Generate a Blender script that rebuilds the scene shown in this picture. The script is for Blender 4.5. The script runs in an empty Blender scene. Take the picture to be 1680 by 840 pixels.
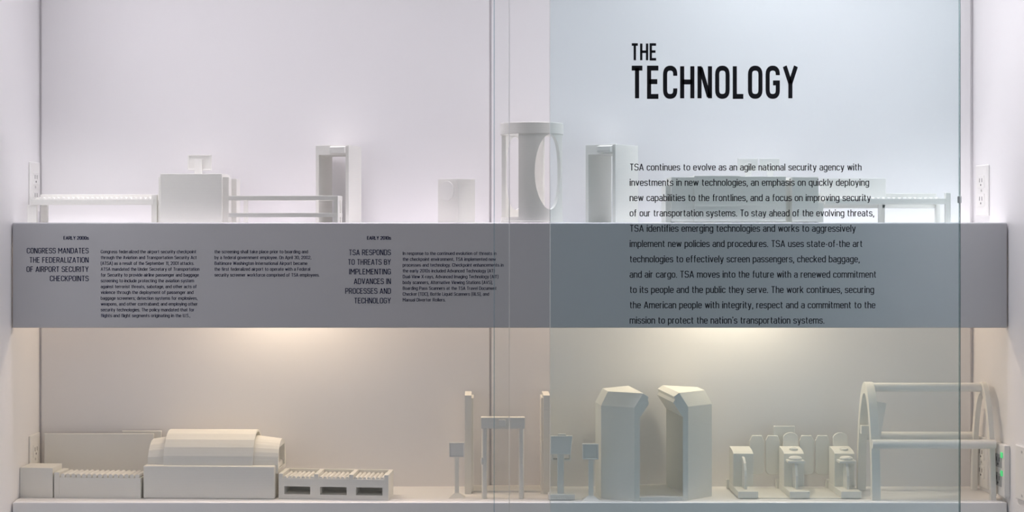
import bpy, bmesh, math, random
from math import sin, cos, pi, radians
from mathutils import Vector, Matrix

# ------------------------------------------------------------------ camera, world, lights
SC = bpy.context.scene
COL = SC.collection
H, F, VX, VY = 1.40, 2500.0, 785.0, 362.0      # camera height, focal length in px, vanishing point in px
YF, YB = 3.300, 3.496                           # shelf front, back wall

cam_d = bpy.data.cameras.new('camera'); cam = bpy.data.objects.new('camera', cam_d); COL.objects.link(cam)
cam.location = (0, 0, H); cam.rotation_euler = (pi/2, 0, 0)
cam_d.sensor_width = 36.0; cam_d.lens = 36.0*F/1680.0
cam_d.shift_x = (840-VX)/1680.0; cam_d.shift_y = -(420-VY)/1680.0
cam_d.clip_start = 0.05
SC.camera = cam

wd = bpy.data.worlds.new('world'); SC.world = wd; wd.use_nodes = True
bg = wd.node_tree.nodes['Background']
bg.inputs[0].default_value = (0.95, 0.94, 0.98, 1)
_nt = wd.node_tree      # room light: dim behind the camera, sides made brighter to lift the fascia ends
_tc = _nt.nodes.new('ShaderNodeTexCoord'); _sx = _nt.nodes.new('ShaderNodeSeparateXYZ'); _ab = _nt.nodes.new('ShaderNodeMath'); _ab.operation = 'ABSOLUTE'
_mr = _nt.nodes.new('ShaderNodeMapRange'); _mr.interpolation_type = 'SMOOTHSTEP'
for _n, _v in (('From Min', 0.60), ('From Max', 0.95), ('To Min', 0.27), ('To Max', 1.9)): _mr.inputs[_n].default_value = _v
_nt.links.new(_tc.outputs['Generated'], _sx.inputs[0]); _nt.links.new(_sx.outputs['X'], _ab.inputs[0])
_nt.links.new(_ab.outputs[0], _mr.inputs['Value']); _nt.links.new(_mr.outputs['Result'], bg.inputs['Strength'])

def area(name, loc, rot, sx, sy, power, color, spread=180):
    d = bpy.data.lights.new(name, 'AREA'); d.shape = 'RECTANGLE'; d.size = sx; d.size_y = sy
    d.energy = power; d.color = color; d.spread = radians(spread)
    o = bpy.data.objects.new(name, d); o.location = loc; o.rotation_euler = rot; COL.objects.link(o); return o
def spot(name, loc, rot, power, color, size, blend, radius):
    d = bpy.data.lights.new(name, 'SPOT'); d.energy = power; d.color = color
    d.spot_size = radians(size); d.spot_blend = blend; d.shadow_soft_size = radius
    o = bpy.data.objects.new(name, d); o.location = loc; o.rotation_euler = rot; COL.objects.link(o); return o

TOPLIGHT = area('niche_top_light', (0.07, 3.27, H+0.98), (0, 0, 0), 2.05, 0.30, 5.7, (1.0, 0.915, 1.0), 70)
for _x in (-0.95, 1.09):
    area('end_fill_light', (_x, 2.95, H+0.95), (0, 0, 0), 0.22, 0.22, 9.0, (0.98, 0.97, 1.0), 66)  # unseen lamps added to brighten the fascia ends and side walls
for _x, _p in ((-0.36, 0.25), (0.66, 2.2)):
    area('upper_fill_light', (_x, 3.26, H+0.95), (0, 0, 0), 0.16, 0.16, _p, (0.99, 0.97, 1.0), 150)  # unseen extra lamps, added to lift the right half and doorway interiors
for px, pw in ((465, 2.0), (1208, 2.8)):
    spot('under_shelf_light', ((px-VX)*3.42/F, 3.365, H-0.065), (0, 0, 0), pw*1.08, (1.0, 0.81, 0.59), 155, 0.8, 0.014)
area('lower_fill_strip', (0.06, 3.478, H-0.05), (radians(0), 0, 0), 2.05, 0.02, 2.1, (1.0, 0.79, 0.57))  # unseen strip added as warm fill, softens shadows on the lower shelf

SC.view_settings.view_transform = 'Standard'; SC.view_settings.look = 'None'
SC.view_settings.gamma = 1.0; SC.view_settings.use_curve_mapping = False
SC.view_settings.exposure = 0.0
SC.cycles.transparent_max_bounces = 24
SC.cycles.max_bounces = 10; SC.cycles.diffuse_bounces = 6

# ------------------------------------------------------------------ materials
def mat(name, color, rough=0.5, spec=0.5, coat=0.0, layers=0.0, speck=0.0):
    m = bpy.data.materials.new(name); m.use_nodes = True
    nt = m.node_tree; b = nt.nodes['Principled BSDF']
    b.inputs['Base Color'].default_value = (*color, 1); b.inputs['Roughness'].default_value = rough
    b.inputs['Specular IOR Level'].default_value = spec
    b.inputs['Coat Weight'].default_value = coat; b.inputs['Coat Roughness'].default_value = 0.08
    if layers:      # fine stacked layers of a printed model
        g = nt.nodes.new('ShaderNodeNewGeometry'); w = nt.nodes.new('ShaderNodeTexWave')
        w.wave_type = 'BANDS'; w.bands_direction = 'Z'; w.inputs['Scale'].default_value = 90.0
        w.inputs['Distortion'].default_value = 0.6
        bp = nt.nodes.new('ShaderNodeBump'); bp.inputs['Strength'].default_value = layers; bp.inputs['Distance'].default_value = 0.0006
        nt.links.new(g.outputs['Position'], w.inputs['Vector']); nt.links.new(w.outputs['Fac'], bp.inputs['Height'])
        nt.links.new(bp.outputs['Normal'], b.inputs['Normal'])
    if speck:
        n = nt.nodes.new('ShaderNodeTexNoise'); n.inputs['Scale'].default_value = 6.0; n.inputs['Detail'].default_value = 3
        r = nt.nodes.new('ShaderNodeMapRange'); r.inputs['To Min'].default_value = rough-speck; r.inputs['To Max'].default_value = rough+speck
        nt.links.new(n.outputs['Fac'], r.inputs['Value']); nt.links.new(r.outputs['Result'], b.inputs['Roughness'])
    return m
def glass(name, tint, film=0.0, filmcol=(0.8, 0.9, 0.95), ior=1.45, rough=0.0):
    m = bpy.data.materials.new(name); m.use_nodes = True; nt = m.node_tree; nt.nodes.clear()
    out = nt.nodes.new('ShaderNodeOutputMaterial'); tr = nt.nodes.new('ShaderNodeBsdfTransparent')
    tr.inputs[0].default_value = (*tint, 1); gl = nt.nodes.new('ShaderNodeBsdfGlossy'); gl.inputs['Roughness'].default_value = rough
    fr = nt.nodes.new('ShaderNodeFresnel'); fr.inputs[0].default_value = ior
    mx = nt.nodes.new('ShaderNodeMixShader'); nt.links.new(fr.outputs[0], mx.inputs[0]); nt.links.new(tr.outputs[0], mx.inputs[1]); nt.links.new(gl.outputs[0], mx.inputs[2])
    last = mx
    if film:
        df = nt.nodes.new('ShaderNodeBsdfTranslucent' if film > 0.3 else 'ShaderNodeBsdfDiffuse'); df.inputs[0].default_value = (*filmcol, 1)
        m2 = nt.nodes.new('ShaderNodeMixShader'); m2.inputs[0].default_value = film
        nt.links.new(mx.outputs[0], m2.inputs[1]); nt.links.new(df.outputs[0], m2.inputs[2]); last = m2
    nt.links.new(last.outputs[0], out.inputs[0])
    return m
M_WALL = mat('white_gloss_wall', (0.86, 0.85, 0.86), 0.42, 0.5, 0.12, speck=0.04)
M_BACK = mat('white_back_panel', (0.85, 0.835, 0.845), 0.5, 0.35, speck=0.04)
M_SHELF = mat('white_laminate_shelf', (0.87, 0.86, 0.86), 0.38, 0.5, speck=0.03)
M_FASC = mat('fascia_paint', (0.47, 0.47, 0.495), 0.36, 1.0, speck=0.03)
M_PLA = mat('white_printed_plastic', (0.82, 0.81, 0.77), 0.55, 0.35, layers=0.12)
M_PLS = mat('smooth_white_plastic', (0.82, 0.81, 0.78), 0.5, 0.4, speck=0.03)
M_PLATE = mat('outlet_plastic', (0.83, 0.82, 0.80), 0.35, 0.5, speck=0.03)
M_SLOT = mat('dark_slot', (0.05, 0.05, 0.05), 0.6, speck=0.03)
M_SCREW = mat('painted_screw', (0.55, 0.54, 0.53), 0.4, speck=0.03)
M_NAVY = mat('navy_vinyl', (0.013, 0.018, 0.06), 0.6, 0.2, speck=0.03)
M_BLACK = mat('black_vinyl', (0.008, 0.009, 0.014), 0.6, 0.2, speck=0.03)
M_GLASS = glass('clear_glass', (0.988, 0.992, 0.992), ior=1.1)
M_TINT = glass('blue_tinted_glass', (0.925, 0.968, 0.977), film=0.034, filmcol=(0.70, 0.93, 0.98), ior=1.12)
M_EDGEW = glass('polished_glass_edge', (0.95, 0.97, 0.97), film=0.75, filmcol=(0.97, 0.98, 0.98))
M_EDGEF = glass('pale_glass_edge', (0.80, 0.88, 0.92), film=0.10, filmcol=(0.7, 0.85, 0.9))
M_EDGED = glass('green_glass_edge', (0.72, 0.8, 0.8), film=0.12, filmcol=(0.25, 0.36, 0.36))
M_CLIP = mat('grey_metal_clip', (0.22, 0.24, 0.25), 0.4, speck=0.03)
M_GREEN = bpy.data.materials.new('green_indicator'); M_GREEN.use_nodes = True
_b = M_GREEN.node_tree.nodes['Principled BSDF']; _b.inputs['Base Color'].default_value = (0.1, 0.7, 0.25, 1)
_b.inputs['Emission Color'].default_value = (0.12, 0.9, 0.3, 1); _b.inputs['Emission Strength'].default_value = 0.35
M_DEV = mat('grey_receptacle', (0.42, 0.43, 0.43), 0.45, speck=0.03)

# ------------------------------------------------------------------ mesh helpers
class MB:
    """collects shapes, in local units multiplied by k"""
    def __init__(s, k=1.0): s.k = k; s.v = []; s.f = []
    def add(s, vs, fs):
        n = len(s.v); s.v += [tuple(c*s.k for c in p) for p in vs]; s.f += [tuple(i+n for i in f) for f in fs]; return s
    def box(s, x0, x1, y0, y1, z0, z1):
        return s.add([(x0,y0,z0),(x1,y0,z0),(x1,y1,z0),(x0,y1,z0),(x0,y0,z1),(x1,y0,z1),(x1,y1,z1),(x0,y1,z1)],
                     [(0,3,2,1),(4,5,6,7),(0,1,5,4),(1,2,6,5),(2,3,7,6),(3,0,4,7)])
    def frustum(s, a, b):      # two rectangles (x0,x1,y0,y1,z)
        vs = []
        for (x0,x1,y0,y1,z) in (a, b): vs += [(x0,y0,z),(x1,y0,z),(x1,y1,z),(x0,y1,z)]
        return s.add(vs, [(0,3,2,1),(4,5,6,7),(0,1,5,4),(1,2,6,5),(2,3,7,6),(3,0,4,7)])
    def loft(s, rings, cap=True):   # closed rings with equal counts
        n = len(rings[0]); vs = [p for r in rings for p in r]; fs = []
        for a in range(len(rings)-1):
            for i in range(n):
                j = (i+1) % n; fs.append((a*n+i, a*n+j, (a+1)*n+j, (a+1)*n+i))
        if cap: fs.append(tuple(range(n-1, -1, -1))); fs.append(tuple((len(rings)-1)*n+i for i in range(n)))
        return s.add(vs, fs)
    def prism_x(s, poly, x0, x1): return s.loft([[(x0,y,z) for y,z in poly], [(x1,y,z) for y,z in poly]])
    def prism_y(s, poly, y0, y1): return s.loft([[(x,y0,z) for x,z in poly], [(x,y1,z) for x,z in poly]])
    def prism_z(s, poly, z0, z1): return s.loft([[(x,y,z0) for x,y in poly], [(x,y,z1) for x,y in poly]])
    def cyl(s, axis, c, r, a, b, n=24, r2=None):
        r2 = r if r2 is None else r2; rings = []
        for t, rr in ((a, r), (b, r2)):
            ring = []
            for i in range(n):
                p, q = rr*cos(2*pi*i/n), rr*sin(2*pi*i/n)
                ring.append({'x': (t, c[0]+p, c[1]+q), 'y': (c[0]+p, t, c[1]+q), 'z': (c[0]+p, c[1]+q, t)}[axis])
            rings.append(ring)
        return s.loft(rings)
    def mesh(s, name):
        me = bpy.data.meshes.new(name); me.from_pydata(s.v, [], s.f)
        bm = bmesh.new(); bm.from_mesh(me); bmesh.ops.recalc_face_normals(bm, faces=bm.faces); bm.to_mesh(me); bm.free()
        return me
    def build(s, name, m, parent=None, bevel=0.0006, smooth=False, segs=2):
        me = s.mesh(name); me.materials.append(m)
        o = bpy.data.objects.new(name, me); COL.objects.link(o)
        if parent is not None: o.parent = parent
        finish(o, bevel, smooth, segs); return o
def finish(o, bevel, smooth, segs=2):
    if bevel:
        b = o.modifiers.new('soft_edges', 'BEVEL'); b.width = bevel; b.segments = segs; b.limit_method = 'ANGLE'; b.angle_limit = radians(35)
        b.use_clamp_overlap = True
    if smooth:
        for p in o.data.polygons: p.use_smooth = True
        bm = bmesh.new(); bm.from_mesh(o.data)
        for e in bm.edges:
            if len(e.link_faces) == 2 and e.calc_face_angle(0) > radians(32): e.smooth = False
        bm.to_mesh(o.data); bm.free()
def cut(base, cutters, name, m, parent, bevel=0.0005, smooth=False):
    """base minus the cutters, as one mesh object"""
    bo = bpy.data.objects.new('tmp', base.mesh('tmp')); COL.objects.link(bo); tmp = [bo]
    for c in cutters:
        co = bpy.data.objects.new('tmp', c.mesh('tmp')); COL.objects.link(co); tmp.append(co)
        md = bo.modifiers.new('cut', 'BOOLEAN'); md.object = co; md.operation = 'DIFFERENCE'; md.solver = 'EXACT'
    bpy.context.view_layer.update()
    me = bpy.data.meshes.new_from_object(bo.evaluated_get(bpy.context.evaluated_depsgraph_get()))
    for t in tmp:
        d = t.data; bpy.data.objects.remove(t); bpy.data.meshes.remove(d)
    me.name = name; me.materials.clear(); me.materials.append(m)
    o = bpy.data.objects.new(name, me); COL.objects.link(o)
    if parent is not None: o.parent = parent
    finish(o, bevel, smooth); return o
def tag(o, label, cat, group=None):
    o['label'] = label; o['category'] = cat
    if group: o['group'] = group
    return o
ZU = H - 3.2*YF/F           # upper shelf top
ZL = H - 462*YF/F           # lower shelf top
def thing(name, label, cat, px, Y, shelf, rz=0.0, group=None):
    o = bpy.data.objects.new(name, None); COL.objects.link(o); o.empty_display_size = 0.05
    o.location = ((px-VX)*Y/F, Y, shelf); o.rotation_euler = (0, 0, radians(rz)); tag(o, label, cat, group)
    return o, Y/F
def child(src, parent, loc):
    c = src.copy(); COL.objects.link(c); c.parent = parent; c.location = loc; return c
def struct(o): o['kind'] = 'structure'; return o

# ------------------------------------------------------------------ the setting
XL0, XL1 = (18-VX)*YF/F, (64-VX)*YB/F        # left wall at shelf front / back
XR0, XR1 = (1655-VX)*YF/F, (1598-VX)*YB/F
def wallx(side, y):
    a, b = (XL0, XL1) if side < 0 else (XR0, XR1)
    return a + (b-a)*(y-YF)/(YB-YF)
Y0, ZT = 2.2, H+1.02
for side, nm in ((-1, 'wall_left'), (1, 'wall_right')):
    t = side*0.05
    m = MB(); m.prism_z([(wallx(side, Y0), Y0), (wallx(side, 3.56), 3.56), (wallx(side, 3.56)+t, 3.56), (wallx(side, Y0)+t, Y0)], 0, ZT+0.05)
    struct(m.build(nm, M_WALL, bevel=0))
PX = lambda px, y: (px-VX)*y/F
g = 0.008                                     # depth of the shadow gaps between the back panels
m = MB()
m.box(XL1-0.02, XR1+0.02, YB+g, YB+0.06, 0, ZT+0.05)
m.box(PX(68.3, YB), PX(802.6, YB), YB, YB+g+0.001, 0, ZT); m.box(PX(806.4, YB), PX(1592.3, YB), YB, YB+g+0.001, 0, ZT)
struct(m.build('wall_back', M_BACK, bevel=0.0006))
m = MB(); m.box(-1.30, 1.42, Y0, YB+0.05, -0.05, 0.0); struct(m.build('floor', mat('grey_floor', (0.45, 0.44, 0.45), 0.5, speck=0.05), bevel=0))
m = MB(); m.box(-1.14, 1.30, 3.0, YB+0.05, ZT, ZT+0.05); struct(m.build('ceiling', M_WALL, bevel=0))

# ------------------------------------------------------------------ lettering: condensed sans built from strokes
S6 = 6
GL = {
 'a': (34, [[(3,57),(3,68,14),(33,68,15),(33,0)], [(33,41),(0,41,15),(0,6,15),(33,6,13),(33,22)]]),
 'b': (36, [[(1,0),(1,100)], [(1,48),(1,68,16),(35,68,17),(35,6,17),(1,6,16),(1,26)]]),
 'c': (33, [[(33,53),(33,68,15),(1,68,17),(1,6,17),(33,6,15),(33,21)]]),
 'd': (36, [[(35,0),(35,100)], [(35,48),(35,68,16),(1,68,17),(1,6,17),(35,6,16),(35,26)]]),
 'e': (35, [[(2,38),(34,38),(34,68,17),(1,68,17),(1,6,17),(33,6,15),(33,18)]]),
 'f': (23, [[(9,0),(9,97,13),(23,97)], [(0,68),(22,68)]]),
 'g': (36, [[(35,48),(35,68,16),(1,68,17),(1,6,17),(35,6,16),(35,26)], [(35,74),(35,-20,16),(3,-20,13),(3,-11)]]),
 'h': (34, [[(1,0),(1,100)], [(1,48),(1,68,16),(33,68,16),(33,0)]]),
 'i': (4, [[(2,0),(2,74)], [(2,86),(2,100)]]),
 'j': (12, [[(10,74),(10,-20,10),(0,-20)], [(10,86),(10,100)]]),
 'k': (35, [[(1,0),(1,100)], [(1,27),(32,74)], [(12,42),(34,0)]]),
 'l': (4, [[(2,0),(2,100)]]),
 'm': (60, [[(1,0),(1,74)], [(1,48),(1,68,15),(30,68,15),(30,0)], [(30,48),(30,68,15),(59,68,15),(59,0)]]),
 'n': (34, [[(1,0),(1,74)], [(1,48),(1,68,16),(33,68,16),(33,0)]]),
 'o': (36, [[(1,37),(1,68,17),(35,68,17),(35,6,17),(1,6,17),(1,37)]]),
 'p': (36, [[(1,-25),(1,74)], [(1,48),(1,68,16),(35,68,17),(35,6,17),(1,6,16),(1,26)]]),
 'q': (36, [[(35,-25),(35,74)], [(35,48),(35,68,16),(1,68,17),(1,6,17),(35,6,16),(35,26)]]),
 'r': (21, [[(1,0),(1,74)], [(1,46),(1,68,15),(21,68)]]),
 's': (32, [[(31,56),(31,68,13),(1,68,14),(1,38,14),(32,38,14),(32,6,14),(0,6,13),(0,18)]]),
 't': (23, [[(8,92),(8,6,13),(23,6)], [(0,68),(22,68)]]),
 'u': (34, [[(1,74),(1,6,16),(33,6,16),(33,26)], [(33,74),(33,0)]]),
 'v': (36, [[(1,74),(18,3),(35,74)]]),
 'w': (54, [[(1,74),(14,3),(27,70),(40,3),(53,74)]]),
 'x': (36, [[(1,74),(35,0)], [(35,74),(1,0)]]),
 'y': (36, [[(1,74),(18,4)], [(35,74),(15,-20,8),(3,-20)]]),
 'z': (32, [[(1,68),(31,68),(1,6),(32,6)]]),
 'A': (46, [[(1,0),(23,98),(45,0)], [(9,28),(37,28)]]),
 'B': (42, [[(2,6),(2,94)], [(2,94),(38,94,17),(38,53,15),(2,53)], [(2,53),(41,53,17),(41,6,18),(2,6)]]),
 'C': (41, [[(40,70),(40,94,19),(2,94,20),(2,6,20),(40,6,19),(40,31)]]),
 'D': (43, [[(2,94),(41,94,20),(41,6,20),(2,6),(2,99)]]),
 'E': (37, [[(37,94),(2,94),(2,6),(37,6)], [(2,52),(33,52)]]),
 'F': (35, [[(35,94),(2,94),(2,0)], [(2,50),(32,50)]]),
 'G': (42, [[(40,72),(40,94,19),(2,94,20),(2,6,20),(40,6,19),(40,48),(22,48)]]),
 'H': (42, [[(2,0),(2,100)], [(40,0),(40,100)], [(2,51),(40,51)]]),
 'I': (5, [[(2.5,0),(2.5,100)]]),
 'J': (30, [[(28,100),(28,6,14),(0,6,12),(0,24)]]),
 'K': (43, [[(2,0),(2,100)], [(2,36),(40,100)], [(15,57),(42,0)]]),
 'L': (34, [[(2,100),(2,6),(34,6)]]),
 'M': (56, [[(2,0),(2,99),(28,38),(54,99),(54,0)]]),
 'N': (43, [[(2,0),(2,100)], [(41,0),(41,100)], [(6,95),(37,5)]]),
 'O': (43, [[(2,50),(2,94,20),(41,94,20),(41,6,20),(2,6,20),(2,50)]]),
 'P': (41, [[(2,0),(2,94),(40,94,18),(40,45,18),(2,45)]]),
 'Q': (43, [[(2,50),(2,94,20),(41,94,20),(41,6,20),(2,6,20),(2,50)], [(26,22),(42,0)]]),
 'R': (42, [[(2,0),(2,94),(40,94,18),(40,48,18),(2,48)], [(24,48),(42,0)]]),
 'S': (41, [[(39,76),(39,94,17),(2,94,18),(2,52,18),(40,52,18),(40,6,18),(1,6,17),(1,24)]]),
 'T': (40, [[(0,94),(40,94)], [(20,94),(20,0)]]),
 'U': (43, [[(2,100),(2,6,20),(41,6,20),(41,100)]]),
 'V': (46, [[(1,100),(23,3),(45,100)]]),
 'W': (66, [[(1,100),(17,3),(33,94),(49,3),(65,100)]]),
 'X': (46, [[(1,100),(45,0)], [(45,100),(1,0)]]),
 'Y': (44, [[(1,100),(22,46),(43,100)], [(22,46),(22,0)]]),
 'Z': (39, [[(1,94),(37,94),(1,6),(38,6)]]),
 '0': (41, [[(2,50),(2,94,18),(39,94,18),(39,6,18),(2,6,18),(2,50)]]),
 '1': (18, [[(0,80),(14,96),(14,0)]]),
 '2': (38, [[(2,72),(2,94,17),(36,94,17),(36,58,10),(2,14,4),(2,6),(38,6)]]),
 '3': (39, [[(2,76),(2,94,16),(36,94,17),(36,52,15),(14,52)], [(14,52),(38,52,16),(38,6,18),(1,6,16),(1,24)]]),
 '.': (5, [[(2.5,0),(2.5,13)]]), ',': (6, [[(4,13),(4,0),(1,-16)]]),
 ';': (6, [[(4,13),(4,0),(1,-16)], [(4,60),(4,74)]]), '-': (20, [[(0,38),(20,38)]]),
 '(': (14, [[(14,108),(2,88,14),(2,0,14),(14,-20)]]), ')': (14, [[(0,108),(12,88,14),(12,0,14),(0,-20)]]),
 "'": (6, [[(4,100),(4,86),(2,76)]]), ' ': (14, []),
}
def rounded(path):
    pts = []
    n = len(path)
    for i, p in enumerate(path):
        if len(p) < 3 or i in (0, n-1): pts.append(Vector(p[:2])); continue
        P = Vector(p[:2]); A = Vector(path[i-1][:2]); B = Vector(path[i+1][:2])
        da, db = (A-P), (B-P)
        ra = min(p[2], da.length*0.5 if len(path[i-1]) > 2 and 0 < i-1 else da.length)
        rb = min(p[2], db.length*0.5 if len(path[i+1]) > 2 and i+1 < n-1 else db.length)
        S = P+da.normalized()*ra; E = P+db.normalized()*rb
        for k in range(6):
            t = k/5; pts.append((1-t)**2*S*0.55 + 0.45*((1-t)**2*S) + 2*t*(1-t)*P + t*t*E)
    out = [pts[0]]
    for q in pts[1:]:
        if (q-out[-1]).length > 0.3: out.append(q)
    return out
def ribbon(pts, w):
    n = len(pts); L, R = [], []
    closed = (pts[0]-pts[-1]).length < 0.5
    for i in range(n):
        d1 = (pts[i]-pts[i-1]).normalized() if i > 0 else ((pts[0]-pts[-2]).normalized() if closed else None)
        d2 = (pts[i+1]-pts[i]).normalized() if i < n-1 else ((pts[1]-pts[0]).normalized() if closed else None)
        d1 = d1 or d2; d2 = d2 or d1
        n1 = Vector((-d1.y, d1.x)); n2 = Vector((-d2.y, d2.x)); mm = n1+n2
        mm = mm.normalized() if mm.length > 1e-3 else n1
        k = min(1/max(mm.dot(n1), 0.2), 2.6)
        L.append(pts[i]+mm*w/2*k); R.append(pts[i]-mm*w/2*k)
    return L, R
def natural(text, gap):
    x = 0
    for c in text: x += GL[c][0]+gap
    return x-gap
def text_line(m, text, x0, x1, base, cap, weight, Y, gap=15):
    """one line: px extent x0..x1, baseline and cap height in px, on the plane at depth Y"""
    sx = (x1-x0)/natural(text, gap); sz = cap/100.0; x = 0.0
    for c in text:
        w, paths = GL[c]
        strokes = []
        for p in paths:         # a sharp corner ends one stroke and starts the next
            cur = [p[0]]
            for i in range(1, len(p)):
                cur.append(p[i])
                if 0 < i < len(p)-1 and len(p[i]) == 2:
                    a = (Vector(p[i][:2])-Vector(p[i-1][:2])).angle(Vector(p[i+1][:2])-Vector(p[i][:2]))
                    if a > radians(115): strokes.append(cur); cur = [p[i]]
            strokes.append(cur)
        for p in strokes:
            wt = weight*1.15 if (len(p) == 2 and c in 'ij.;,' ) else weight
            L, R = ribbon(rounded(p), wt)
            vs = [(PX(x0+(x+q.x)*sx, Y), Y, H-(base-q.y*sz-VY)*Y/F) for q in L+R]
            n = len(L); m.add(vs, [(i, i+1, n+i+1, n+i) for i in range(n-1)])
        x += w+gap
def lettering(name, lines, Y, m, parent, weight, gap=15, label=None):
    b = MB()
    for (t, x0, x1, base, cap) in lines: text_line(b, t, x0, x1, base, cap, weight, Y, gap)
    me = bpy.data.meshes.new(name); me.from_pydata(b.v, [], b.f); me.materials.append(m)
    o = bpy.data.objects.new(name, me); COL.objects.link(o)
    o.parent = parent; o.matrix_parent_inverse = Matrix.Translation(-Vector(parent.location))
    if label: o['label'] = label
    return o

# ------------------------------------------------------------------ shelves
def shelf(name, label, ztop, hgt, fm):
    r = bpy.data.objects.new(name, None); COL.objects.link(r); r.location = (0.06, YF+0.1, ztop); tag(r, label, 'shelf')
    loc = lambda m: m
    xl, xr = PX(20.3, YF), PX(1652.5, YF); ox, oy = 0.06, YF+0.1
    b = MB(); b.box(xl-ox, xr-ox, YF+0.018-oy, YB-0.0005-oy, -0.026, 0)
    b.build('board', M_SHELF, r, bevel=0)
    b = MB(); b.box(xl-ox, xr-ox, YF-oy, YF+0.018-oy, -hgt, 0)
    f = b.build('fascia', fm, r, bevel=0.0028, segs=3)
    return r
up = shelf('display_shelf', 'upper white display shelf with deep grey front carrying navy lettering', ZU, 172.8*YF/F, M_FASC)
lo = shelf('display_shelf', 'lower white display shelf with blank front along the bottom of the case', ZL, 0.15, M_SHELF)
YT = YF-0.0004
CB = 5.5
lettering('date_lettering', [('EARLY 2000s', 104.5, 145.2, 393.2, 5.6)], YT, M_NAVY, up, 17)
lettering('title_lettering', [('CONGRESS MANDATES', 44.3, 145, 415.8, 9.1), ('THE FEDERALIZATION', 48.7, 145, 431.0, 9.1),
    ('OF AIRPORT SECURITY', 43.8, 145, 446.2, 9.1), ('CHECKPOINTS', 82.2, 145, 461.4, 9.1)], YT, M_NAVY, up, 12)
c1 = [('Congress federalized the airport security checkpoint', 321.7), ('through the Aviation and Transportation Security Act', 322.5),
 ('(ATSA) as a result of the September 11, 2001 attacks.', 318), ('ATSA mandated the Under Secretary of Transportation', 326.8),
 ('for Security to provide airline passenger and baggage', 325.8), ('screening to include protecting the aviation system', 318),
 ('against terrorist threats, sabotage, and other acts of', 322.3), ('violence through the deployment of passenger and', 317),
 ('baggage screeners; detection systems for explosives,', 323.8), ('weapons, and other contraband; and employing other', 324),
 ('security technologies. The policy mandated that for', 318.5), ('flights and flight segments originating in the U.S.,', 311.8)]
lettering('paragraph_lettering', [(t, 165.6, e, 415.6+9.53*i, CB) for i, (t, e) in enumerate(c1)], YT, M_NAVY, up, 12)
c2 = [('the screening shall take place prior to boarding and', 505), ('by a federal government employee. On April 30, 2002,', 510.3),
 ('Baltimore Washington International Airport became', 504), ('the first federalized airport to operate with a Federal', 508.5),
 ('security screener workforce comprised of TSA employees.', 523.8)]
lettering('paragraph_lettering', [(t, 352.2, e, 415.6+9.53*i, CB) for i, (t, e) in enumerate(c2)], YT, M_NAVY, up, 12)
lettering('date_lettering', [('EARLY 2010s', 602.5, 641.0, 393.2, 5.6)], YT, M_NAVY, up, 17)
lettering('title_lettering', [('TSA RESPONDS', 573, 640.8, 418.7, 9.3), ('TO THREATS BY', 571.3, 640.8, 434.5, 9.3), ('IMPLEMENTING', 573.3, 640.8, 450.3, 9.3),
    ('ADVANCES IN', 581, 640.8, 466.1, 9.3), ('PROCESSES AND', 566.8, 640.8, 482, 9.3), ('TECHNOLOGY', 581.5, 640.8, 497.8, 9.3)], YT, M_NAVY, up, 12)
c3 = [('In response to the continued evolution of threats in', 814), ('the checkpoint environment, TSA implemented new', 813),
 ('processes and technology. Checkpoint enhancements in', 825.8), ('the early 2010s included Advanced Technology (AT)', 811.3),
 ('Dual-View X-rays, Advanced Imaging Technology (AIT)', 817.3), ('body scanners, Alternative Viewing Stations (AVS),', 808),
 ('Boarding Pass Scanners at the TSA Travel Document', 814.3), ('Checker (TDC), Bottle Liquid Scanners (BLS), and', 802), ('Manual Diverter Rollers.', 730.8)]
lettering('paragraph_lettering', [(t, 661, e, 418.4+9.53*i, CB) for i, (t, e) in enumerate(c3)], YT, M_NAVY, up, 12)

# ------------------------------------------------------------------ glass in front of the shelves
def pane(name, label, pxl, pxr, y, t, m, edges):
    r = bpy.data.objects.new(name, None); COL.objects.link(r)
    xl = wallx(-1, y)+0.001 if pxl is None else PX(pxl, y); xr = wallx(1, y)-0.001 if pxr is None else PX(pxr, y)
    cx = (xl+xr)/2; r.location = (cx, y, 0); tag(r, label, 'glass panel')
    b = MB(); b.box(xl-cx, xr-cx, 0, t, 0.0005, ZT-0.001); b.build('pane', m, r, bevel=0)
    for (px, w, em) in edges:
        x = PX(px, y)-cx; s = 1 if px > 1000 and px == pxr or px == pxr else -1
        b = MB(); lo_, hi_ = (x, x+w) if s > 0 else (x-w, x); b.box(lo_, hi_, 0, t, 0.0005, ZT-0.001); b.build('polished_edge', em, r, bevel=0)
    return r
pane('glass_door', 'clear glass door across the left half, its white edge near the middle of the case', None, 835, 3.150, 0.005, M_GLASS, [(835, 0.0016, M_EDGEW)])
pane('glass_door', 'clear glass door across the right half, its pale blue edge just left of the round scanner', 811.5, None, 3.165, 0.005, M_GLASS, [(811.5, 0.0020, M_EDGEF)])
YP = 3.110
tp = pane('glass_text_panel', 'blue tinted glass panel with black text standing before the right half', 903, 1574.6, YP, 0.008, M_TINT, [(903, 0.0012, M_EDGEW), (1574.6, 0.0016, M_EDGED)])
b = MB(); xx = PX(1575.2, YP)-tp.location.x; b.box(xx-0.002, xx+0.002, -0.003, 0.011, H-(333-VY)*YP/F, H-(322-VY)*YP/F); b.build('edge_clip', M_CLIP, tp, bevel=0.0005)
lettering('heading_lettering', [('THE', 1036.4, 1076.5, 98.9, 27.5)], YP-0.0004, M_BLACK, tp, 15.5, 20)
lettering('heading_lettering', [('TECHNOLOGY', 1036.4, 1306.3, 161.4, 52.8)], YP-0.0004, M_BLACK, tp, 15.5, 23)
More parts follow.
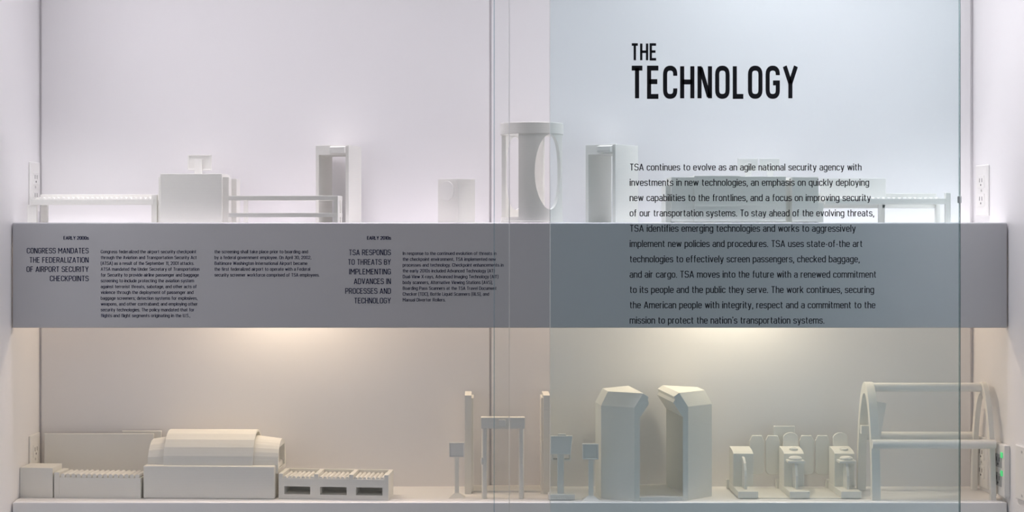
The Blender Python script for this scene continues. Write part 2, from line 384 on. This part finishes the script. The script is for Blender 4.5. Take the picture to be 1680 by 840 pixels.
p1 = [('TSA continues to evolve as an agile national security agency with', 1412.9), ('investments in new technologies, an emphasis on quickly deploying', 1425.3),
 ('new capabilities to the frontlines, and a focus on improving security', 1428), ('of our transportation systems. To stay ahead of the evolving threats,', 1433.6),
 ('TSA identifies emerging technologies and works to aggressively', 1403.3), ('implement new policies and procedures. TSA uses state-of-the art', 1414.6),
 ('technologies to effectively screen passengers, checked baggage,', 1409.8), ('and air cargo. TSA moves into the future with a renewed commitment', 1437.2),
 ('to its people and the public they serve. The work continues, securing', 1433.4), ('the American people with integrity, respect and a commitment to the', 1435.6),
 ("mission to protect the nation's transportation systems.", 1351.9)]
lettering('body_lettering', [(t, 1033.7, e, 279.8+25.12*i, 11.4) for i, (t, e) in enumerate(p1)], YP-0.0004, M_BLACK, tp, 11.5, 15)

# ------------------------------------------------------------------ outlets on the side walls
def outlet(name, label, side, ya, yb, zt, hgt, t, kind, cat='outlet'):
    ym = (ya+yb)/2; x = wallx(side, ym); r = bpy.data.objects.new(name, None); COL.objects.link(r)
    r.location = (x, ym, zt-hgt); slope = math.atan2(wallx(side, yb)-wallx(side, ya), yb-ya)
    r.rotation_euler = (0, 0, (pi/2 if side > 0 else -pi/2) * 0 - slope); tag(r, label, cat)
    w = (yb-ya)/2; s = -side
    def bx(x0, x1, y0, y1, z0, z1, m, nm, par=r, bev=0.0006):
        bb = MB(); bb.box(min(s*x0, s*x1), max(s*x0, s*x1), y0, y1, z0, z1); return bb.build(nm, m, par, bevel=bev)
    bx(0.0003, t, -w, w, 0, hgt, M_PLATE, 'wall_plate', bev=0.0018)
    if kind == 'duplex' or kind == 'power':
        for zc in (hgt*0.31, hgt*0.67):
            f = bx(t-0.001, t+0.0015, -0.017, 0.017, zc-0.014, zc+0.014, M_DEV if kind == 'power' else M_PLATE, 'receptacle')
            for yy in (-0.007, 0.007): bx(t+0.0005, t+0.0018, yy-0.0012, yy+0.0012, zc-0.001, zc+0.008, M_SLOT, 'slot', f, 0)
            bb = MB(); bb.cyl('x', (0, zc-0.007), 0.0024, s*(t+0.0005), s*(t+0.0018), 12); bb.build('slot', M_SLOT, f, bevel=0)
        if kind == 'power':
            for zc in (hgt*0.45, hgt*0.80): bx(t, t+0.002, -w+0.008, -w+0.018, zc-0.006, zc+0.006, M_GREEN, 'indicator_light')['label'] = 'small glowing green indicator'
    if kind in ('blank', 'duplex'):
        for zc in ((hgt*0.10, hgt*0.90) if kind == 'blank' else (hgt*0.5,)):
            bb = MB(); bb.cyl('x', (0, zc), 0.003, s*(t-0.001), s*(t+0.0008), 14); bb.build('screw', M_SCREW, r, bevel=0)
    return r
outlet('wall_outlet', 'white outlet plate on the left side wall above the upper shelf', -1, 3.42, 3.488, H+0.1325, 0.113, 0.005, 'duplex')
outlet('wall_outlet', 'white outlet plate on the right side wall above the upper shelf', 1, 3.405, 3.475, H+0.1255, 0.115, 0.005, 'duplex')
outlet('wall_outlet', 'white outlet plate on the left side wall behind the lower corner box', -1, 3.42, 3.488, H-0.4836, 0.113, 0.005, 'duplex')
outlet('wall_outlet', 'white outlet plate on the right side wall, seen through the arched cage', 1, 3.405, 3.475, H-0.4870, 0.115, 0.005, 'duplex')
outlet('wall_outlet', 'thick outlet box with green lights on the right wall beside the arched cage', 1, 3.292, 3.355, H-0.4858, 0.113, 0.013, 'power')
outlet('blank_wall_plate', 'blank white wall plate with two screws cut by the right picture edge', 1, 3.185, 3.255, H-0.4775, 0.115, 0.005, 'blank', 'wall plate')

# ================================================================== UPPER SHELF MODELS
def conveyor_rollers(root, k, n, x0, x1, y0, y1, z, r, m=M_PLS):
    b = MB(k); b.cyl('y', (0, 0), r, y0, y1, 14); first = b.build('roller', m, root, bevel=0, smooth=True)
    for i in range(n):
        x = x0+(x1-x0)*(i+0.5)/n; o = first if i == 0 else child(first, root, (0, 0, 0)); o.location = (x*k, 0, z*k)

# -- infeed roller table, upper left
r, k = thing('roller_conveyor', 'white roller table with legs in the left corner of the upper shelf', 'conveyor', 50, 3.36, ZU)
b = MB(k); b.box(0, 202, 0, 5, 29, 38.5); b.box(0, 202, 56, 61, 30, 47); b.box(0, 5, 5, 56, 29, 37); b.box(197, 202, 5, 56, 29, 37); b.build('frame', M_PLA, r)
for x, y, w in ((-6, 2, 15), (2, 50, 11)):
    b = MB(k); b.box(x, x+w, y, y+9, 0, 29.2); b.build('leg', M_PLA, r)
for y in (1, 50): b = MB(k); b.box(198, 207, y, y+9, 0, 46); b.build('leg', M_PLA, r)
conveyor_rollers(r, k, 24, 6, 196, 5, 56, 38.5, 3.4)

# -- baggage scanner, upper left
r, k = thing('baggage_scanner', 'white baggage scanner box with a small monitor on the upper shelf', 'scanner', 263, 3.345, ZU)
b = MB(k); b.box(0, 101, 0, 78, 0, 80.3); b.build('body', M_PLA, r, bevel=0.0009)
b = MB(k); b.box(101, 111, 10, 34, 0, 75); b.build('collar', M_PLA, r)
b = MB(k); b.box(-5, 0, 10, 34, 0, 75); b.build('collar', M_PLA, r)
b = MB(k); b.box(101, 118.5, 42, 78, 0, 73); b.build('rear_block', M_PLA, r)
b = MB(k); b.box(49, 61.5, 36, 41, 80.3, 105); st = b.build('monitor_post', M_PLS, r)
b = MB(k); b.box(37, 76.5, 41, 45, 87, 113)
mo = cut(b, [MB(k).box(39, 74.5, 40, 42, 89, 111)], 'monitor', M_PLS, r, bevel=0.0004)

# -- outfeed frame, upper left
r, k = thing('outfeed_table', 'open white two-rail outfeed table right of the boxy scanner', 'conveyor', 375, 3.325, ZU, -4)
b = MB(k)
for z0, z1 in ((36.5, 44), (8.8, 15.8)):
    b.box(0, 181, 0, 6, z0, z1); b.box(175, 181, 6, 45, z0, z1)
b.box(0, 181, 39, 45, 36.5, 44); b.build('rail', M_PLA, r)
for x, y, d in ((174, 0.2, 22), (174, 35, 10), (16, 39, 6)):
    b = MB(k); b.box(x+0.2, x+6.7, y, y+d-0.3, 0, 43.8); b.build('leg', M_PLA, r)

# -- two doorway frames
def doorway(px, Y, rz, w, d, hgt, label):
    r, k = thing('doorway_detector', label, 'detector', px, Y, ZU, rz, 'doorway detectors on the upper shelf')
    a = w/2
    b = MB(k); b.box(-a, a, 0, d, 0, hgt)
    cut(b, [MB(k).box(-a+5.5, a-5.5, -1, d+1, -1, hgt-16)], 'frame', M_PLA, r, bevel=0.0006)
    b = MB(k); b.prism_x([(0.2, hgt-13), (-7, hgt-13), (-8.5, hgt-10), (-8.5, hgt-3.5), (0.2, hgt-2)], -2, a-5); b.build('control_unit', M_PLS, r)
    return r
doorway(545, 3.392, -13.5, 57, 68, 127, 'white doorway detector behind the outfeed table')
doorway(985, 3.375, -36, 57, 74, 128, 'white doorway detector right of the round scanner, behind tinted glass')

# -- small cabinet with round dial
r, k = thing('bottle_scanner', 'small plain white box with a raised round disc near the middle reveal', 'scanner', 735, 3.382, ZU, -41)
b = MB(k); b.box(-22.5, 22.5, 0, 42, 0, 71.5); b.build('cabinet', M_PLA, r, bevel=0.0008)
b = MB(k); b.cyl('y', (-2, 52), 16, -1.6, 0.5, 48); b.build('round_disc', M_PLS, r, bevel=0.0004)

# -- round body scanner
r, k = thing('round_body_scanner', 'tall white cylindrical body scanner with oval windows on the upper shelf', 'scanner', 872.5, 3.386, ZU)
def tube(ro, ri, z0, z1, n=96):
    m = MB(k); rings = []
    for rr, z in ((ro, z0), (ro, z1), (ri, z1), (ri, z0)): rings.append([(rr*sin(2*pi*i/n), -rr*cos(2*pi*i/n), z) for i in range(n)])
    nv = n; vs = [p for q in rings for p in q]; fs = []
    for a in range(4):
        for i in range(n):
            j = (i+1) % n; c = (a+1) % 4; fs.append((a*n+i, a*n+j, c*n+j, c*n+i))
    return m.add(vs, fs)
R0 = 50.8; shell = tube(R0, R0-7, 3, 143.5)
cutters = []
def rot(p, a): return (p[0]*cos(a)-p[1]*sin(a), p[0]*sin(a)+p[1]*cos(a), p[2])
for ang in (34, 214):                      # oval windows, each through one side of the wall only
    a = radians(ang); n = 56; hw = R0*sin(radians(31)); m = MB(k); rings = []
    for t in (12, 70): rings.append([rot((hw*cos(2*pi*i/n), -t, 82+61*sin(2*pi*i/n)), a) for i in range(n)])
    m.loft(rings); cutters.append(m)
for a0, a1 in ((-104, -27), (76, 153)):    # straight sided doors
    pts = [(12*sin(radians((a0+a1)/2)), -12*cos(radians((a0+a1)/2)))]
    for i in range(9):
        a = radians(a0+(a1-a0)*i/8); pts.append((75*sin(a), -75*cos(a)))
    a0r, a1r = radians(a0), radians(a1)
    poly = [(30*sin(a0r), -30*cos(a0r))]+pts[1:]+[(30*sin(a1r), -30*cos(a1r))]
    m = MB(k); m.prism_z(poly, 9, 144.2); cutters.append(m)
cut(shell, cutters, 'shell', M_PLA, r, bevel=0.0, smooth=True)
tube(R0+0.9, R0-8, 143.5, 162).build('top_ring', M_PLA, r, bevel=0.0008, smooth=True)
b = MB(k); b.cyl('z', (0, 0), R0+0.6, 0, 9 if False else 3, 96); b.build('base_disc', M_PLA, r, bevel=0.0006, smooth=True)

# -- large baggage scanner, upper right
r, k = thing('baggage_scanner', 'long white multi-block baggage scanner behind the tinted text panel', 'scanner', 1102, 3.325, ZU)
b = MB(k); b.box(0, 37.5, 5, 78, 1.2, 74.8); b.box(37.5, 113, 1, 80, 1.2, 77); b.box(113, 188, 3, 80, 1.2, 75.8); b.box(188, 198, 24, 80, 1.2, 70.5); b.box(198, 241, 1, 78, 1.2, 74.8)
b.box(6, 236, 8, 74, 0, 1.4); b.build('body', M_PLA, r, bevel=0.0005)
b = MB(k); b.box(-8.5, 0, 12, 70, 0, 62); b.build('collar', M_PLA, r)
b = MB(k); b.box(241, 250.5, 6, 70, 0, 33); b.build('collar', M_PLA, r)
b = MB(k); b.box(40, 186, 0.4, 1.4, 26, 28); b.build('seam_strip', M_PLA, r, bevel=0)
for x0, x1 in ((116, 149), (152.5, 185.5)):
    mm = MB(k); xm = (x0+x1)/2
    mm.box(x0, x1, 42, 45, 86, 107); mo = mm.build('monitor', M_PLS, r)
    mm = MB(k); mm.cyl('y', (xm, 92), 7.5, 39, 42.2, 24); mm.box(xm-5, xm+5, 38, 42, 75, 92); mm.build('monitor_post', M_PLS, r)

# -- outfeed roller conveyor, upper right
r, k = thing('roller_conveyor', 'white roller conveyor with back shield at the right end of the upper shelf', 'conveyor', 1354, 3.34, ZU)
b = MB(k); b.box(0, 198, 0, 6, 30, 39.5); b.box(0, 198, 52, 58, 24, 49); b.box(192, 198, 6, 52, 30, 38); b.build('frame', M_PLA, r)
b = MB(k); b.box(198, 206, 0, 9, 0, 49); b.build('end_post', M_PLA, r)
b = MB(k); b.box(196, 204, 49, 57, 0, 30); b.build('leg', M_PLA, r)
for x, y in ((99.5, 46), (105.5, 52)): b = MB(k); b.box(x, x+6.5, y, y+7, 0, 30.5); b.build('leg', M_PLA, r)
b = MB(k); b.box(2, 111, 43, 47, 40, 74); b.build('back_shield', M_PLS, r)
conveyor_rollers(r, k, 22, 2, 192, 6, 43, 38.5, 3.2)

# ================================================================== LOWER SHELF MODELS
# -- infeed with end box, lower left
r, k = thing('infeed_conveyor', 'low white infeed conveyor with a square end box and a standing shield', 'conveyor', 32.5, 3.358, ZL, -4)
b = MB(k); b.box(0, 55, 0, 46, 0, 49); b.build('end_box', M_PLA, r, bevel=0.0009)
b = MB(k); b.box(57, 66, 1, 46, 0, 41.5); b.build('end_stop', M_PLA, r)
b = MB(k); b.box(66, 201, 1, 46, 0, 33.5); b.build('bed', M_PLA, r)
conveyor_rollers(r, k, 15, 67, 200, 2, 45, 36, 3.6)

# -- two upright panels at the back wall
for y, xa, xb, yt, lb in ((3.472, 72.5, 252.5, 711.3, 'wide upright grey-faced panel standing behind the low infeed conveyor'),
                          (3.484, 200, 265, 706.8, 'narrow upright panel against the back wall, its corner showing left of the hood')):
    ztop = H-(yt-VY)*y/F; xm = PX((xa+xb)/2, y); hw = PX(xb, y)-xm
    b = MB(); b.box(-hw, hw, 0, 0.004, 0, ztop-ZL); o = b.build('upright_panel', M_PLS, None, bevel=0.0012); o.location = (xm, y, ZL)
    tag(o, lb, 'panel')

# -- domed baggage scanner, lower left
r, k = thing('domed_scanner', 'large white scanner with a faceted rounded hood on the lower shelf', 'scanner', 234.7, 3.344, ZL, -2)
b = MB(k); b.box(0, 217, 0, 100, 0, 54); b.build('base', M_PLA, r, bevel=0.0035, segs=3)
def arch_ring(x, ry, rz, n, z0=54, yc=52, close=0.0):
    return [(x, yc-ry*cos(pi*i/n), z0+rz*sin(pi*i/n)) for i in range(n+1)]
b = MB(k); b.loft([arch_ring(32, 46, 53, 11), arch_ring(180, 46, 53, 11)])
cut(b, [MB(k).loft([arch_ring(20, 43.4, 50.4, 11, 53.5), arch_ring(200, 43.4, 50.4, 11, 53.5)])], 'hood', M_PLA, r, bevel=0.0)
b = MB(k); b.loft([arch_ring(4, 38, 37, 10), arch_ring(44, 42, 43, 10)]); b.build('end_dome', M_PLA, r, bevel=0.0005)
ring2 = lambda x, ry, rz: [(x, 52-ry, 40)]+arch_ring(x, ry, rz, 18)+[(x, 52+ry, 40)]
b = MB(k); b.loft([ring2(150, 43, 43), ring2(180, 42, 43), ring2(220.5, 40, 38)])
o = cut(b, [MB(k).box(190, 240, 24, 80, 46, 81), MB(k).box(100, 217.2, -20, 130, 30, 53.9)], 'end_dome', M_PLA, r, bevel=0.0)

# -- tray return rack
r, k = thing('tray_conveyor', 'white three-bay tray table with dark front slots beside the domed scanner', 'conveyor', 457, 3.340, ZL, -5)
base = MB(k); base.box(0, 182, 0, 56, 0, 41.5)
cs = []
for i, (xa, xb, oa, ob) in enumerate(((7, 59, 9.5, 52.5), (66, 117, 69, 113), (124, 175, 128, 172))):
    cs.append(MB(k).box(xa, xb, -2, 53, 34, 60)); cs.append(MB(k).box(oa, ob, -3, 44, 7.8, 20.8))
cut(base, cs, 'frame', M_PLA, r, bevel=0.0004)
rb = MB(k); rb.cyl('y', (0, 0), 3.0, 1.5, 52, 14); first = None
for xa, xb in ((7, 59), (66, 117), (124, 175)):
    for i in range(7):
        x = xa+3.5+(xb-xa-7)*i/6
        if first is None: first = rb.build('roller', M_PLS, r, bevel=0, smooth=True); o = first
        else: o = child(first, r, (0, 0, 0))
        o.location = (x*k, 0, 34.4*k)

# -- sign stands
def sign_stand(px, Y, label, post, board, zb, hb, recess=1.2, base=14, bx=0.0):
    r, k = thing('sign_stand', label, 'sign stand', px, Y, ZL, 0, 'small sign stands')
    b = MB(k); b.frustum((-base, base, 0, 22, 0), (-post/2-0.5, post/2+0.5, 8, 15, 7.5)); b.build('base', M_PLS, r, bevel=0.0003)
    b = MB(k); b.box(-post/2, post/2, 8.5, 14.5, 7, zb+6); b.build('post', M_PLA, r)
    a = board/2
    bb = MB(k); bb.box(bx-a, bx+a, 3, 8.5, zb, zb+hb)
    cut(bb, [MB(k).box(bx-a+2, bx+a-2, 1, 3+recess, zb+2, zb+hb-2)], 'sign_board', M_PLS, r, bevel=0.0004)
sign_stand(749.3, 3.346, 'small white sign stand left of the tall panels', 7.2, 25.6, 66.5, 24.5, 1.0)
sign_stand(970.2, 3.312, 'small white sign stand next to the faceted body scanner', 8.2, 26, 67.5, 26, 3.2, 15, -1.2)
sign_stand(896, 3.40, 'white sign stand in front of the right tall panel, half behind tinted glass', 9, 17.5, 63, 24, 0.8, 9, 1.0)

# -- tall two-panel gate
r, k = thing('tall_panel_gate', 'pair of tall white upright panels on a low plate at the back wall', 'gate', 832.5, 3.398, ZL)
for s in (-1, 1):
    b = MB(k); xs = sorted((s*70, s*59)); b.box(xs[0], xs[1], 0, 62, 0, 162)
    p = b.build('side_panel', M_PLA, r)
    b = MB(k); xs = sorted((s*59, s*55.5)); b.box(xs[0], xs[1], 6, 56, 3, 157); b.build('inner_lining', M_PLA, p)
b = MB(k); b.box(-59, 59, 16, 66, 0, 3); b.build('base_plate', M_PLS, r, bevel=0.0004)

# -- metal detector
r, k = thing('metal_detector', 'white walk-through metal detector arch with a square display on its header', 'detector', 825.2, 3.337, ZL)
b = MB(k); b.box(-36, 36, 0, 16, 115.5, 133.8); hd = b.build('header', M_PLA, r, bevel=0.0008)
b = MB(k); b.frustum((-7.5, 4.5, -4, 0.5, 118.5), (-7.2, 4.2, -3, 0.5, 130.6)); b.build('display', M_PLS, r, bevel=0.0012)
for s in (-1, 1):
    pl = []
    cx = s*30.4
    for i in range(20):
        a = 2*pi*i/20; pl.append((cx+4.4*math.copysign(abs(cos(a))**0.6, cos(a)), 8+8*math.copysign(abs(sin(a))**0.6, sin(a))))
    b = MB(k); b.prism_z(pl, 0, 115.7); p = b.build('post', M_PLA, r, bevel=0, smooth=True)
    b = MB(k); xx = cx-4.2 if s < 0 else cx+1
    b.loft([[(xx+ww*cos(2*pi*i/12), 1.2+ww*sin(2*pi*i/12), z) for i in range(12)] for ww, z in ((0.5, 56), (1.8, 58), (2.0, 62), (1.8, 66), (0.5, 68))]); b.build('side_knob', M_PLS, p, bevel=0, smooth=True)

# -- screening podium
r, k = thing('monitor_podium', 'white monitor podium on a ribbed square base behind the tinted glass edge', 'monitor stand', 921, 3.321, ZL)
b = MB(k); b.box(-21.5, 22, 0, 24, 1.2, 9.5)
cs = [MB(k).box(-17+i*3.8, -17+i*3.8+1.5, -1, 1.2, 3.6, 6.0) for i in range(9)]
cut(b, cs, 'base', M_PLS, r, bevel=0.0004)
b = MB(k); b.box(-18, 18, 3, 20, 0, 1.3); b.build('plinth', M_PLS, r, bevel=0)
b = MB(k); b.box(-6, 4.6, 8, 16, 9.4, 84); b.build('post', M_PLA, r)
b = MB(k); b.loft([[(-17.5, 2, 75.5), (15.5, 2, 75), (15.5, 6, 75), (-17.5, 6, 75.5)], [(-17.5, 5, 105), (18.5, 5, 105.5), (18.5, 9, 105.5), (-17.5, 9, 105)]]); b.build('monitor', M_PLS, r, bevel=0.001)
b = MB(k); b.box(-5, 8, 7, 12, 104, 108); b.build('bracket', M_PLS, r)
b = MB(k); b.box(-15, 17, 17, 30, 62.5, 74)
cut(b, [MB(k).box(-12.5, -5, 15, 32, 65, 71.5), MB(k).box(6, 14.5, 15, 32, 65, 71.5)], 'side_shelf', M_PLS, r)

# -- faceted body scanner
r, k = thing('faceted_body_scanner', 'white faceted body scanner of two facing half shells with an open doorway', 'scanner', 1085, 3.315, ZL, 6.5)
def half(s, nm):
    st = [(45, 0, 0), (94, 33, 1), (94, 84, -1), (45, 117, 0)]
    def ins(p, d, z):
        x, y, t = p; dx = d; dy = d*0.42*t
        return (s*(x-dx), y+dy, z)
    o0 = [ins(p, 0, 0) for p in st]; o1 = [ins(p, 0, 154) for p in st]; o2 = [(s*30, 0, 177), (s*82, 35.1, 177), (s*82, 81.9, 177), (s*30, 117, 177)]
    e1 = [(s*21, 0, 171), (s*23, 0, 166), (s*20, 0, 161)]; e2 = [(s*21, 117, 171), (s*23, 117, 166), (s*20, 117, 161)]
    i0 = [ins(p, 9, 0) for p in st]; i1 = [ins(p, 9, 137) for p in st]
    # keep inner points of the jamb stations in the jamb planes
    vs = o0+o1+o2+e1+e2+i0+i1       # 0-3,4-7,8-11,12-14,15-17,18-21,22-25
    fs = []
    for a in range(3):
        fs += [(a, a+1, 4+a+1, 4+a), (4+a, 4+a+1, 8+a+1, 8+a), (18+a, 22+a, 22+a+1, 18+a+1), (a, 18+a, 18+a+1, a+1)]
    fs.append((8, 9, 10, 11)); fs.append((8, 11, 15, 12)); fs.append((12, 15, 16, 13)); fs.append((13, 16, 17, 14))
    fs.append((14, 17, 25, 22)); fs.append((22, 25, 24, 23))
    fs.append((0, 4, 8, 12, 13, 14, 22, 18)); fs.append((3, 21, 25, 17, 16, 15, 11, 7))
    m = MB(k); m.add(vs, fs); return m.build(nm, M_PLA, r, bevel=0.0005)
half(-1, 'half_shell'); half(1, 'half_shell')
b = MB(k); b.prism_z([(-35.8, -0.8), (35.8, -0.8), (35.8, 117), (-35.8, 117)], 0, 6.5); b.build('floor_plate', M_PLS, r, bevel=0.0005)

# -- row of passenger gates
r, k = thing('passenger_gate', 'row of three white gate pedestals with paired flaps between them', 'gate', 1211, 3.337, ZL)
b = MB(k); b.box(2, 200, 3, 96, 0, 1.4); b.build('platform', M_PLS, r, bevel=0.0003)
def flap(parent, k, x0, x1, rl):
    z0, z1 = 23, 90; c = 6; rr = 9; pts = []
    def corner(cx, cz, rad, a0):
        return [(cx+rad*cos(radians(a0+i*18)), cz+rad*sin(radians(a0+i*18))) for i in range(6)]
    pts += corner(x1-rr, z0+rr, rr, -90) if rl > 0 else [(x1, z0)]
    pts += corner(x1-c, z1-c*1.6, c, 0)[:1]+[(x1-4, z1)]
    pts += [(x0+4, z1), (x0, z1-9)]
    pts += [(x0, z0)] if rl > 0 else corner(x0+rr, z0+rr, rr, 180)
    m = MB(k); m.prism_y(pts, 92, 96.5); return m.build('gate_flap', M_PLS, parent, bevel=0.0012)
for i in range(3):
    ox = 84.6*i
    e = bpy.data.objects.new('gate_pedestal', None); COL.objects.link(e); e.parent = r; e.location = (ox*k, 0, 1.4*k)
    # a pedestal is one printed piece with its readers and flaps
    m = MB(k); m.box(0, 33, 0, 91, 0, 11); m.prism_x([(47, 11), (88, 11), (88, 72.5), (80, 72.3), (66, 71), (55, 69), (47, 66)], 0, 33.5)
    o = m.build('pedestal_body', M_PLA, e, bevel=0.0006)
    m = MB(k); m.box(-4, 2.5, 91, 99, 0, 15); m.build('rear_bollard', M_PLS, e)
    m = MB(k); m.prism_x([(47.2, 11), (20, 11), (20, 33), (23, 42), (29, 53), (38, 60), (47.2, 61.5)], 14, 18); m.build('guide_fin', M_PLS, e, bevel=0.0003)
    if i > 0:
        m = MB(k); m.box(3, 31, 26, 47.2, 53, 57); m.build('reader_tray', M_PLS, e, bevel=0.0006)
        m = MB(k); n = 28
        m.loft([[(17+ra*cos(2*pi*j/n), 37+ra*0.8*sin(2*pi*j/n), z) for j in range(n)] for ra, z in ((10.5, 57), (11, 60.5), (9, 62.5), (5.5, 63.5))]); m.build('reader_dome', M_PLS, e, bevel=0, smooth=True)
        m = MB(k); m.loft([[(19+ra*cos(2*pi*j/n), 62+ra*sin(2*pi*j/n), z) for j in range(n)] for ra, z in ((7, 69.5), (7, 72.6), (5.2, 73.6), (4.6, 72.4))]); m.build('scan_disc', M_PLS, e, bevel=0, smooth=True)
        pts = [(7, 68), (32.5, 68), (32.5, 86)]+[(19.75+12.75*cos(radians(a)), 86+9.5*sin(radians(a))) for a in range(15, 166, 15)]+[(7, 86)]
        m = MB(k); m.prism_y(pts, 88, 92); m.build('arched_screen', M_PLS, e, bevel=0.0009)
    if i < 2: flap(e, k, 35.5, 60, 1)
    if i > 0: flap(e, k, -22, 2.2, -1)
    if i == 1:
        m = MB(k); m.box(-7, 29, 99, 102, 72, 105); m.box(8, 14, 97.5, 102, 0, 74); m.build('display_panel', M_PLS, e, bevel=0.0006)

# -- arched cage
r, k = thing('arched_frame', 'large white arched tube frame joined by three bars at the right end', 'frame', 1431, 3.321, ZL)
def arch(x0, x1, nm):
    n = 36; D = 52.5; outer, inner = [], []
    for i in range(n+1):
        a = pi*i/n
        outer.append((D-D*cos(a), 189*sin(a))); inner.append((D-(D-10)*cos(a), 170*sin(a)))
    vs, fs = [], []
    for x in (x0, x1):
        for p in outer+inner: vs.append((x, p[0], p[1]))
    N = n+1
    for i in range(n):
        o, q, t = i, N+i, 2*N
        fs += [(o, o+1, q+1, q), (t+o, t+q, t+q+1, t+o+1), (o, t+o, t+o+1, o+1), (q, q+1, t+q+1, t+q)]
    for a, bb in ((0, N), (n, N+n)): fs.append((a, bb, 2*N+bb, 2*N+a))
    m = MB(k); m.add(vs, fs); return m.build(nm, M_PLA, r, bevel=0.0005, smooth=True)
arch(0, 14, 'arch'); arch(195, 203.5, 'arch')
for y, z, rr in ((52.5, 180, 7.6), (5, 91.5, 7.6), (100, 92, 7.0)):
    m = MB(k); m.cyl('x', (y, z), rr, 13.5, 195.5, 24) if y != 5 else m.cyl('x', (y, z), rr, 0.5, 203, 24); m.build('bar', M_PLS, r, bevel=0, smooth=True)
m = MB(k); m.prism_y([(13.5, 158), (38.5, 153), (28, 92), (13.5, 95)], 56, 60); m.build('control_screen', M_PLS, r, bevel=0.0006)
m = MB(k); m.box(0, 15, 70, 82, 99, 113); m.build('bracket', M_PLS, r)
